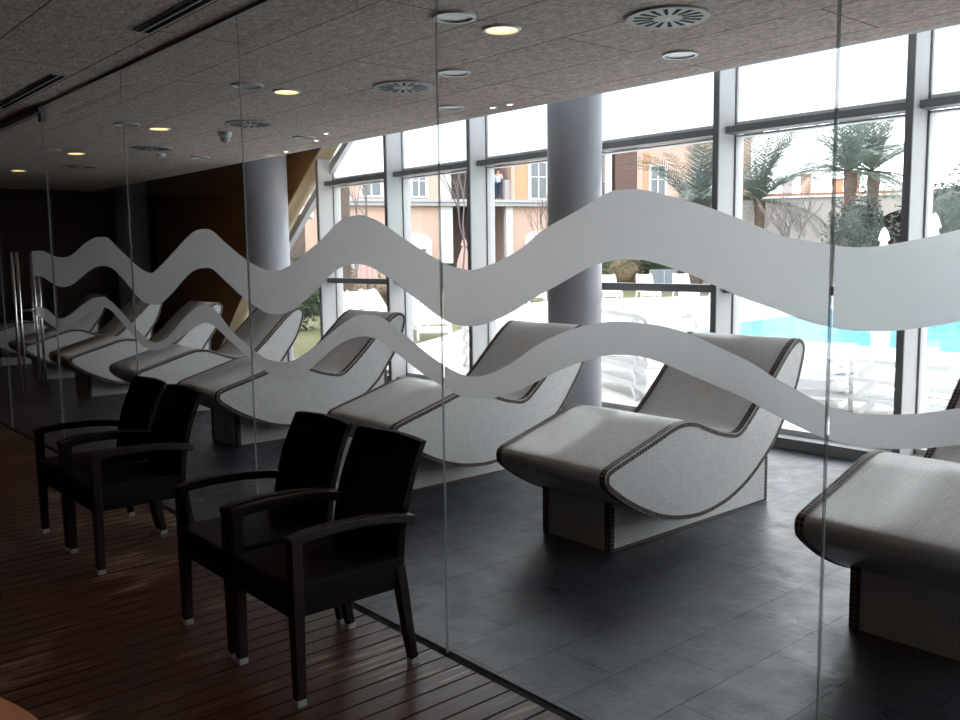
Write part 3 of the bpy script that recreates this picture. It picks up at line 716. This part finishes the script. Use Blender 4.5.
stack(-7.05,8.55,math.radians(65),5,'between column and main mosaic lounger','stack of white loungers right of the thick column')
stack(-6.0,10.1,math.radians(15),2,'behind the main lounger head','stack of white loungers hidden by the main lounger')
stack(-9.7,8.6,math.radians(60),4,'left of the thick column','white lounger stack left of the column')
stack(-11.3,10.3,math.radians(40),5,'behind the left window pair','white lounger stack farther left of the column')
stack(-8.9,10.8,math.radians(50),4,'in the gap behind the column','white lounger stack behind the column')
for i,(x,y,rz,lab) in enumerate([(-16.6,10.95,112,'white lounger with raised back, leftmost of three outside the second window'),(-17.15,11.75,112,'white sun lounger with raised back, middle of three in the second window'),(-17.7,12.5,112,'white sun lounger with raised back, rightmost of three in the second window'),
  (-15.0,11.5,60,'white sun lounger on the grass edge, seen under the big frosted wave')]):
    bed(up,(x,y,GZ-.02),math.radians(rz),lab,'raised white loungers on the grass')
for i in range(7):
    x=-21.93+(i-3)*.89; y=25.17+(i-3)*1.03
    bed(up,(x,y,GZ),math.radians(49),'white lounger on the far pool side, %s from the left in the far row'%(['first','second','third','fourth','fifth','sixth','seventh'][i]),'row of white loungers along the far lawn')

# ------------------------------------------------------------------ plants
def leaf_cloud(m,c,r,n,size,rg,hollow=.55):
    for _ in range(n):
        while True:
            p=Vector((rg.uniform(-1,1),rg.uniform(-1,1),rg.uniform(-1,1)))
            if hollow<p.length<1: break
        wob=1+.18*math.sin(p.x*7+c[0])+.15*math.sin(p.y*9+p.z*5)
        q=Vector((c[0]+p.x*r[0]*wob,c[1]+p.y*r[1]*wob,c[2]+p.z*r[2]*wob))
        a=Vector((rg.gauss(0,1),rg.gauss(0,1),rg.gauss(0,1))).normalized(); b_=a.cross(Vector((rg.gauss(0,1),rg.gauss(0,1),rg.gauss(0,1)))).normalized()
        s=size*rg.uniform(.6,1.3); w_=s*.32; b=len(m.v)
        m.v+= [tuple(q-a*s*.5),tuple(q+b_*w_*.5),tuple(q+a*s*.5),tuple(q-b_*w_*.5)]
        m.face([b,b+1,b+2,b+3])
def blob(m,c,r,rg,n=14):
    b=len(m.v)
    for i in range(n+1):
        th=PI*i/n
        for j in range(n*2):
            ph=2*PI*j/(n*2); d=1+.10*math.sin(3*ph+c[0])*math.sin(2*th)+.08*math.sin(5*th+2*ph)
            m.v.append((c[0]+r[0]*d*math.sin(th)*math.cos(ph),c[1]+r[1]*d*math.sin(th)*math.sin(ph),c[2]+r[2]*d*math.cos(th)))
    for i in range(n):
        for j in range(n*2):
            j2=(j+1)%(n*2); m.face([b+i*2*n+j,b+(i+1)*2*n+j,b+(i+1)*2*n+j2,b+i*2*n+j2])
def bush(x,y,rad,zc,zr,n,size,mat_,name,lab,cat,group=None,stem=True):
    rg=random.Random(int(abs(x*100+y))); root=empty(name,(x,y,GZ-.02)); m=MB()
    blob(m,(0,0,zc),(rad*.72,rad*.72,zr*.72),rg); leaf_cloud(m,(0,0,zc),(rad,rad,zr),n,size,rg)
    m.build('foliage',mat_,root)
    if stem:
        m=MB(); m.tube([(0,0,0),(.05,0,zc*.5),(0,0,zc)],[.09,.07,.05],7); m.build('stem',M_['bark'],root)
    tag(root,lab,cat,group)
def palm(x,y,h_,Lf,nf,lab,tr=.2,seed=1,spread=(-.25,1.45)):
    rg=random.Random(seed); root=empty('palm_tree',(x,y,GZ-.02)); z0=h_-GZ
    m=MB(); pts=[];rad=[]; k=max(8,int(z0*5))
    for i in range(k+1):
        f=i/k; pts.append((.06*math.sin(f*2),.04*f,z0*f)); rad.append(tr*(1.15-.2*f)*(1+.13*(i%2))+(.035 if f>.85 else 0))
    m.tube(pts,rad,10); m.build('trunk',M_['trunk'],root)
    m=MB()
    for q in range(nf):
        az=2*PI*q/nf*2.4+rg.uniform(-.3,.3); el=spread[0]+(spread[1]-spread[0])*((q+.5)/nf)**.8
        Lq=Lf*rg.uniform(.85,1.1); p=Vector((0,0,z0)); seg=16; pr=[]
        for i in range(seg+1):
            pr.append(p.copy()); e=el-1.35*(i/seg)**1.6*(.55+.45*math.cos(el)); p=p+Vector((math.cos(az)*math.cos(e),math.sin(az)*math.cos(e),math.sin(e)))*(Lq/seg)
        m.tube(pr,[.022*(1-.8*i/seg) for i in range(seg+1)],4,cap=False)
        side=Vector((-math.sin(az),math.cos(az),0))
        for i in range(2,seg*2+1):
            f=i/(seg*2); a=f*seg; i0=min(int(a),seg-1); c_=pr[i0].lerp(pr[i0+1],a-i0); t_=(pr[i0+1]-pr[i0]).normalized()
            ll=Lq*.17*math.sin(PI*min(1,f*.92+.12))**.6
            for sd in (-1,1):
                dirn=(side*sd*.75+t_*.65+Vector((0,0,.12-rg.uniform(0,.35)))).normalized(); e_=c_+dirn*ll; w_=t_*.022
                b=len(m.v); m.v+=[tuple(c_-w_),tuple(c_+w_),tuple(c_+dirn*ll*.6+w_*.8),tuple(e_),tuple(c_+dirn*ll*.6-w_*.8)]; m.face([b,b+1,b+2,b+3,b+4])
    m.build('fronds',M_['leafpalm'],root); tag(root,lab,'palm tree')
def bare_tree(x,y,h_,lab,seed=1,spread=.5,r0=.07,group=None):
    rg=random.Random(seed); root=empty('bare_tree',(x,y,GZ-.02)); m=MB(); tw=MB()
    def grow(mm,p,d,l,r,dep):
        e=p+d*l; mid=p+d*l*.5+Vector((rg.uniform(-1,1),rg.uniform(-1,1),0))*l*.06
        mm.tube([p,mid,e],[r,r*.85,r*.68],5,cap=False)
        if dep==0: return
        for _ in range(3 if dep>2 else 2):
            nd=(d+Vector((rg.uniform(-1,1),rg.uniform(-1,1),rg.uniform(-.15,.7)))*spread).normalized()
            grow(tw,e,nd,l*rg.uniform(.62,.85),r*.62,dep-1)
    grow(m,Vector((0,0,0)),Vector((0,0,1)),h_*.30,r0,5)
    m.build('trunk',M_['bark'],root); tw.build('branches',M_['bark'],root); tag(root,lab,'bare tree',group)

palm(-24.4,33.8,3.3,4.6,60,'palm tree with upright fronds, just left of the tall mullion beside the main lounger head',.26,3)
palm(-21.5,34.1,3.75,4.1,52,'palm tree with short visible trunk, left in the window beyond the main lounger head',.19,5)
palm(-15.6,30.3,4.3,2.9,40,'palm tree behind the round olive bush, left of the two joined palms',.18,8)
palm(-16.1,33.0,4.5,3.0,40,'palm tree behind the round olive bush, right of the two joined palms',.18,9)
palm(-21.72,13.72,7.2,2.6,30,'tall palm whose brown trunk stands in front of the peach building at the left window',.13,12)
bush(-14.25,28.4,.92,2.1,1.35,5200,.15,M_['leafdark'],'olive_bush','rounded grey green olive bush in front of the cream wall arch','bush')
bush(-11.4,28.7,1.5,2.3,1.65,5200,.17,M_['leafdark'],'olive_bush','large grey green bush at the right edge, behind the white parasol','bush')
bare_tree(-14.58,25.1,3.4,'small bare fan shaped tree before the cream wall, between palm and olive bush',4,.62,.10)
bare_tree(-28.5,18.9,6.2,'thin bare tree in front of the peach building, beside the second window',6,.45,.045)
bare_tree(-25.9,21.6,7.0,'bare tree in front of the dark loggia bay of the peach building',7,.45,.05)
bare_tree(-28.3,27.9,4.6,'thin bare tree before the peach wall left of the thick column',8,.5,.05)
bush(-18.95,10.4,1.0,.85,.85,1500,.16,M_['leafgreen'],'garden_shrub','green shrub outside the raking window, left of the grass','bush')
bush(-23.9,14.0,1.3,.75,.85,1500,.18,M_['leafgreen'],'garden_shrub','dark green shrub behind the grass at the left','bush')
bush(-22.6,14.9,1.0,.7,.8,1200,.18,M_['leafrust'],'garden_shrub','rusty brown shrub behind the raised white loungers','bush')
bush(-28.2,33.3,.95,.8,.9,1500,.16,M_['leafrust'],'garden_shrub','small brownish shrub in front of the far hedge','bush')
# hedge along the building
rg=random.Random(3); root=empty('clipped_hedge',(-40.2,23.1,GZ-.02),math.atan2(.930,.368)); m=MB(); m.box(5.9,27,-.5,.5,0,1.25)
for _ in range(9000):
    x=rg.uniform(5.9,27); y=rg.choice((-.55,.55,rg.uniform(-.55,.55))); z=rg.uniform(0,1.3) if abs(y)>.54 else 1.28
    a=Vector((rg.gauss(0,1),rg.gauss(0,1),rg.gauss(0,1))).normalized()*.09; b_=a.cross(Vector((rg.gauss(0,1),rg.gauss(0,1),rg.gauss(0,1)))).normalized()*.05; q=Vector((x,y,z)); b=len(m.v)
    m.v+=[tuple(q-a),tuple(q+b_),tuple(q+a),tuple(q-b_)]; m.face([b,b+1,b+2,b+3])
m.build('foliage',M_['leafgreen'],root); tag(root,'long clipped dark green hedge in front of the peach building','hedge')
bush(-36,68,5.5,2.6,3.2,3000,.5,M_['leafdark'],'distant_tree','dark distant tree mass behind the chimneys of the cream building','tree')
bush(-25,60,3.6,2.2,2.9,2500,.5,M_['leafdark'],'distant_tree','distant tree behind the right end of the cream building, above its roof line','tree')

# ------------------------------------------------------------------ parasols
def parasol(x,y,h_,mat_,lab,r=.34):
    root=empty('closed_parasol',(x,y,GZ)); k=16; m=MB(); b=0
    prof=[(.02,h_+.02),(.10,h_-.10),(.17,h_-.35),(.10,h_-.42),(r*.75,h_-1.0),(r,h_-1.55),(r*.6,h_-1.62)]
    for (rr_,z) in prof:
        for j in range(k):
            th=2*PI*j/k; q=rr_*(1 if j%2 else .62); m.v.append((q*math.cos(th),q*math.sin(th),z))
    for i in range(len(prof)-1):
        for j in range(k):
            j2=(j+1)%k; m.face([i*k+j,i*k+j2,(i+1)*k+j2,(i+1)*k+j])
    m.face(list(range(k)))
    m.build('canopy',mat_,root)
    m=MB(); m.tube([(0,0,.05),(0,0,h_-.05)],.025,8); m.build('pole',M_['metal'],root)
    m=MB(); m.lathe([(.28,0),(.28,.06),(.05,.09)],(0,0,0),20); m.build('base',M_['whitepaint'],root)
    tag(root,lab,'parasol')
parasol(-32.57,27.11,2.52,M_['pink'],'closed pink parasol in front of the dark loggia of the peach building',.42)
parasol(-20.35,13.55,2.62,M_['pink'],'nearest closed pink parasol, its hem showing below the frosted wave',.28)
parasol(-22.2,15.75,2.5,M_['pink'],'closed pink parasol right behind the nearest pink one',.28)
parasol(-35.9,26.9,2.75,M_['cream'],'small pale closed parasol before the arched white window',.34)
parasol(-12.72,27.0,2.34,M_['cream'],'closed white parasol in front of the dark arch',.30)
parasol(-10.46,25.06,2.62,M_['cream'],'closed white parasol at the right edge beside the large bush',.28)

# ------------------------------------------------------------------ peach hotel building (local x runs along the facade)
HB=empty('hotel_building',(-41.3,23.5,GZ-.02),math.atan2(.930,.368)); Z0=.12
tag(HB,'peach rendered hotel building with grey cornice, white windows and dark loggias','building')
def hbp(name,mat_,*boxes,parent=None):
    m=MB()
    for b_ in boxes: m.box(b_[0],b_[1],b_[2],b_[3],b_[4]+Z0,b_[5]+Z0)
    return m.build(name,mat_,parent or HB)
CZ=4.62; TOP=8.6
hbp('wall',M_['peach'],(-16,7.55,0,8,-Z0,TOP),(11.6,17.0,0,8,-Z0,TOP),(19.4,27.2,0,8,-Z0,TOP),(7.55,11.6,0,8,7.4,TOP),(17,19.4,0,8,7.4,TOP))
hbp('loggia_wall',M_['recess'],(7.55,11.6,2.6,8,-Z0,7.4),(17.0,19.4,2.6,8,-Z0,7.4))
hbp('wall_panel',M_['orange'],(11.85,12.5,-.03,0,4.7,7.4),(19.8,20.25,-.03,0,4.7,7.4))
hbp('cornice',M_['cornice'],(-16,27.3,-.35,0,4.27,4.47),(-16,27.3,-.45,0.0,4.47,CZ),(7.55,11.6,0,2.6,4.3,CZ),(17,19.4,0,2.6,4.3,CZ))
hbp('roof',M_['tile'],(-16.5,27.6,-.6,8.5,TOP,TOP+.25))
hbp('pilaster',M_['whitepaint'],(7.35,8.15,-.08,.3,-Z0,4.27)); hbp('pilaster',M_['whitepaint'],(7.5,8.1,-.06,.3,CZ,7.4)); hbp('pilaster',M_['whitepaint'],(11.25,11.65,-.08,.3,-Z0,4.27))
hbp('pilaster',M_['whitepaint'],(17.35,17.75,-.06,.35,CZ,7.4)); hbp('brick_pier',M_['brick'],(17.95,19.3,-.1,.8,CZ,7.9))
hbp('balcony_parapet',M_['cornice'],(11.33,11.75,.25,.6,CZ,5.75)); hbp('balcony_cabinet',M_['recess'],(10.2,10.95,1.6,2.2,CZ,5.75))
m=MB()
for z in (4.95,5.25,5.6): m.box(8.15,9.95,.1,.14,z+Z0-.02,z+Z0+.02)
for i in range(13): m.box(8.2+i*.14,8.225+i*.14,.105,.135,CZ+Z0,5.6+Z0)
m.build('railing',M_['metal'],HB)
m=MB()
for i in range(10): m.box(17.1+i*.09,17.125+i*.09,.1,.13,CZ+Z0,5.6+Z0)
m.box(17.0,18,.09,.14,5.58+Z0,5.63+Z0); m.build('railing',M_['metal'],HB)
def hwin(x0,x1,z0,z1,dark=None):
    f=hbp('window',M_['whitepaint'],(x0-.16,x1+.16,-.09,.0,z0-.1,z0),(x0-.16,x1+.16,-.09,0,z1,z1+.14),(x0-.16,x0,-.09,0,z0,z1),(x1,x1+.16,-.09,0,z0,z1),((x0+x1)/2-.04,(x0+x1)/2+.04,-.07,0,z0,z1),(x0,x1,-.06,0,(z0+z1)/2-.03+ .2,(z0+z1)/2+.03+.2))
    hbp('pane',M_['winglass'],(x0,x1,-.03,-.005,z0,z1),parent=f)
for a in ((3.25,4.2,4.8,6.0),(5.95,6.65,4.8,6.0),(12.75,13.65,4.75,6.65),(20.3,21.2,4.75,6.6),(0,.9,4.8,6.0),(23.3,24.2,4.75,6.4)): hwin(*a)
def harch(x0,x1,z1):
    m=MB(); c=(x0+x1)/2; r=(x1-x0)/2; pts=[(x0-.25,Z0),(x1+.25,Z0),(x1+.25,z1-.1+Z0)]
    pts+=[(c+(r+.25)*math.cos(PI*i/10),z1-.1+Z0+.55*math.sin(PI*i/10)) for i in range(0,11)]
    m.prism(pts,-.10,0,'y'); f=m.build('arched_window',M_['whitepaint'],HB)
    hbp('pane',M_['winglass'],(x0+.1,c-.05,-.12,-.10,.6,z1-.4),(c+.05,x1-.1,-.12,-.10,.6,z1-.4),parent=f)
harch(5.5,6.7,2.4); harch(12.6,13.8,2.5); harch(2.6,3.6,2.4); harch(21,22.2,2.5)

# ------------------------------------------------------------------ cream single-storey building with arch and chimneys
ang=math.atan2(6.64,9.71); CB=empty('cream_building',(-25.05,37.73,GZ-.02),ang)
tag(CB,'low cream building with a dark arch and tiled coping, behind the olive bush','building')
def archpts(x0,x1,zs,zr,top,L0,L1):
    p=[(L0,0),(x0,0),(x0,zs)]; c=(x0+x1)/2; r=(x1-x0)/2
    p+=[(c-r*math.cos(PI*i/14),zs+zr*math.sin(PI*i/14)) for i in range(1,14)]
    return p+[(x1,zs),(x1,0),(L1,0),(L1,top),(L0,top)]
m=MB(); m.prism(archpts(6.1,10.2,2.5,1.15,4.2,-1.5,30),0,.5,'y'); m.build('wall',M_['creamwall'],CB)
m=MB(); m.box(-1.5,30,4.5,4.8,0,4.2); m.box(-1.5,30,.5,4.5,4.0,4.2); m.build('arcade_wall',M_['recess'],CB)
m=MB(); m.box(-1.6,30,-.12,.62,4.2,4.30); m.build('coping_band',M_['whitepaint'],CB)
m=MB(); m.box(-1.6,30,-.06,4.9,4.30,4.42); m.build('roof',M_['tile'],CB)
for (s_,w_,zt,mt,lab) in ((1.1,.62,5.15,'peach',0),(2.45,.45,5.15,'cornice',0),(3.3,.45,5.35,'peach',0),(4.75,.42,5.05,'orange',0),(5.45,.5,5.45,'orange',0)):
    m=MB(); m.box(s_-w_/2,s_+w_/2,1.2,1.7,4.42,zt); m.box(s_-w_/2-.05,s_+w_/2+.05,1.15,1.75,zt,zt+.07); m.build('chimney',M_[mt],CB)
# brown outbuilding seen through the raking window
o=empty('garden_outbuilding',(-27.5,13.2,GZ-.02),math.radians(55)); tag(o,'small brown outbuilding with white eaves, seen through the raking window','building')
MB().box(-2.2,2.0,0,3,0,3.1).build('wall',M_['recess'],o); MB().box(-2.5,2.3,-.3,3.3,3.1,3.35).build('eaves',M_['whitepaint'],o)
# grey cabinet behind the far row of loungers
o=empty('grey_cabinet',(-26.2,33.8,GZ-.02),math.radians(45)); tag(o,'grey box cabinet behind the far row of white loungers','cabinet')
MB().box(-.62,.62,-.35,.35,0,.95).build('cabinet_body',M_['greybox'],o,bevel=.04); MB().box(-.01,.01,-.37,-.33,.05,.9).build('door_gap',M_['lampwhite'],o)

# ------------------------------------------------------------------ person on the balcony
def skin(name,verts,edges,radii,mat_,parent=None):
    me=bpy.data.meshes.new(name); me.from_pydata(verts,edges,[]); me.materials.append(mat_)
    o=bpy.data.objects.new(name,me); COL.objects.link(o)
    if parent: o.parent=parent
    md=o.modifiers.new('skin','SKIN'); me.skin_vertices.new() if not me.skin_vertices else None
    for i,r in enumerate(radii):
        rr_=r if isinstance(r,tuple) else (r,r); me.skin_vertices[0].data[i].radius=rr_
    me.skin_vertices[0].data[0].use_root=True
    md.use_smooth_shade=True
    s_=o.modifiers.new('sub','SUBSURF'); s_.levels=1; s_.render_levels=2
    return o
M_['skin']=pmat('skin',(.50,.30,.22),.6,.3); M_['shirt']=pmat('pale_blue_shirt',(.55,.60,.72),.85,.1); M_['trousers']=pmat('dark_trousers',(.035,.045,.08),.85,.1); M_['hair']=pmat('dark_hair',(.04,.03,.025),.7,.2)
P=empty('person',(-37.85,34.05,4.66),math.radians(200)); tag(P,'person in a pale blue shirt and dark trousers standing on the hotel balcony','person')
vb=[(0,0,.92),(0,0,1.05),(0,.01,1.22),(0,.02,1.38),(0,0,1.47),(0,-.02,1.58),(0,-.03,1.66),
    (.10,0,.88),(.11,-.01,.50),(.11,.01,.09),(.11,-.12,.04),(-.10,0,.88),(-.11,.03,.50),(-.12,.10,.09),(-.12,-.02,.04),
    (.19,.02,1.38),(.25,.03,1.12),(.23,-.16,.98),(.19,-.25,.99),(-.19,.02,1.38),(-.24,-.06,1.14),(-.12,-.26,1.16),(-.05,-.33,1.18)]
eb=[(0,1),(1,2),(2,3),(3,4),(4,5),(5,6),(0,7),(7,8),(8,9),(9,10),(0,11),(11,12),(12,13),(13,14),(3,15),(15,16),(16,17),(17,18),(3,19),(19,20),(20,21),(21,22)]
rb=[(.15,.11),(.13,.10),(.15,.11),(.14,.10),.05,(.085,.10),(.075,.09),.085,.06,.04,(.04,.03),.085,.06,.04,(.04,.03),.055,.042,.034,.03,.055,.042,.034,.03]
skin('body',vb,eb,rb,M_['skin'],P)
skin('shirt',[vb[i] for i in (0,1,2,3,15,16,19,20)],[(0,1),(1,2),(2,3),(3,4),(4,5),(3,6),(6,7)],[(.17,.13),(.155,.12),(.17,.13),(.16,.12),.07,.055,.07,.055],M_['shirt'],P)
skin('trousers',[(0,0,.93),vb[7],vb[8],(.11,.01,.10),vb[11],vb[12],(-.12,.10,.10)],[(0,1),(1,2),(2,3),(0,4),(4,5),(5,6)],[(.165,.125),.105,.08,.065,.105,.08,.065],M_['trousers'],P)
m=MB(); blob(m,(0,.01,1.69),(.095,.11,.075),rnd,8); m.build('hair',M_['hair'],P)
# ------------------------------------------------------------------ sky, camera, render look
S=1.9
w=bpy.data.worlds.new('overcast_sky'); scn.world=w; w.use_nodes=True; nt=w.node_tree; nt.nodes.clear()
out=nt.nodes.new('ShaderNodeOutputWorld'); bg=nt.nodes.new('ShaderNodeBackground'); tc=nt.nodes.new('ShaderNodeTexCoord'); sp=nt.nodes.new('ShaderNodeSeparateXYZ')
r=ramp(nt,[(.0,(.55,.55,.55)),(.46,(.62,.62,.63)),(.52,(.93,.95,.985)),(1.0,(.99,1.01,1.06))])
ma=nt.nodes.new('ShaderNodeMath'); ma.operation='MULTIPLY_ADD'; ma.inputs[1].default_value=.5; ma.inputs[2].default_value=.5
nt.links.new(tc.outputs['Generated'],sp.inputs[0]); nt.links.new(sp.outputs['Z'],ma.inputs[0]); nt.links.new(ma.outputs[0],r.inputs[0]); nt.links.new(r.outputs[0],bg.inputs[0]); bg.inputs[1].default_value=S
nt.links.new(bg.outputs[0],out.inputs[0])
cam=bpy.data.cameras.new('camera'); cam.sensor_width=36; cam.lens=900/960*36; cam.clip_end=400; cam.clip_start=.05
co=bpy.data.objects.new('camera',cam); COL.objects.link(co)
R=[[0.652943,-0.077851,0.753396],[0.757288,0.084774,-0.647556],[-0.013456,0.993354,0.114308]]
co.matrix_world=Matrix.Translation((0,0,1.55)) @ Matrix(R).to_4x4()
scn.camera=co
scn.view_settings.view_transform='Standard'; scn.view_settings.look='None'; scn.view_settings.gamma=1; scn.view_settings.use_curve_mapping=False
scn.view_settings.exposure=1.45
scn.cycles.max_bounces=10; scn.cycles.diffuse_bounces=5; scn.cycles.transparent_max_bounces=16; scn.cycles.use_denoising=True
scn.cycles.sample_clamp_indirect=8
scn.cycles.caustics_reflective=False; scn.cycles.caustics_refractive=False
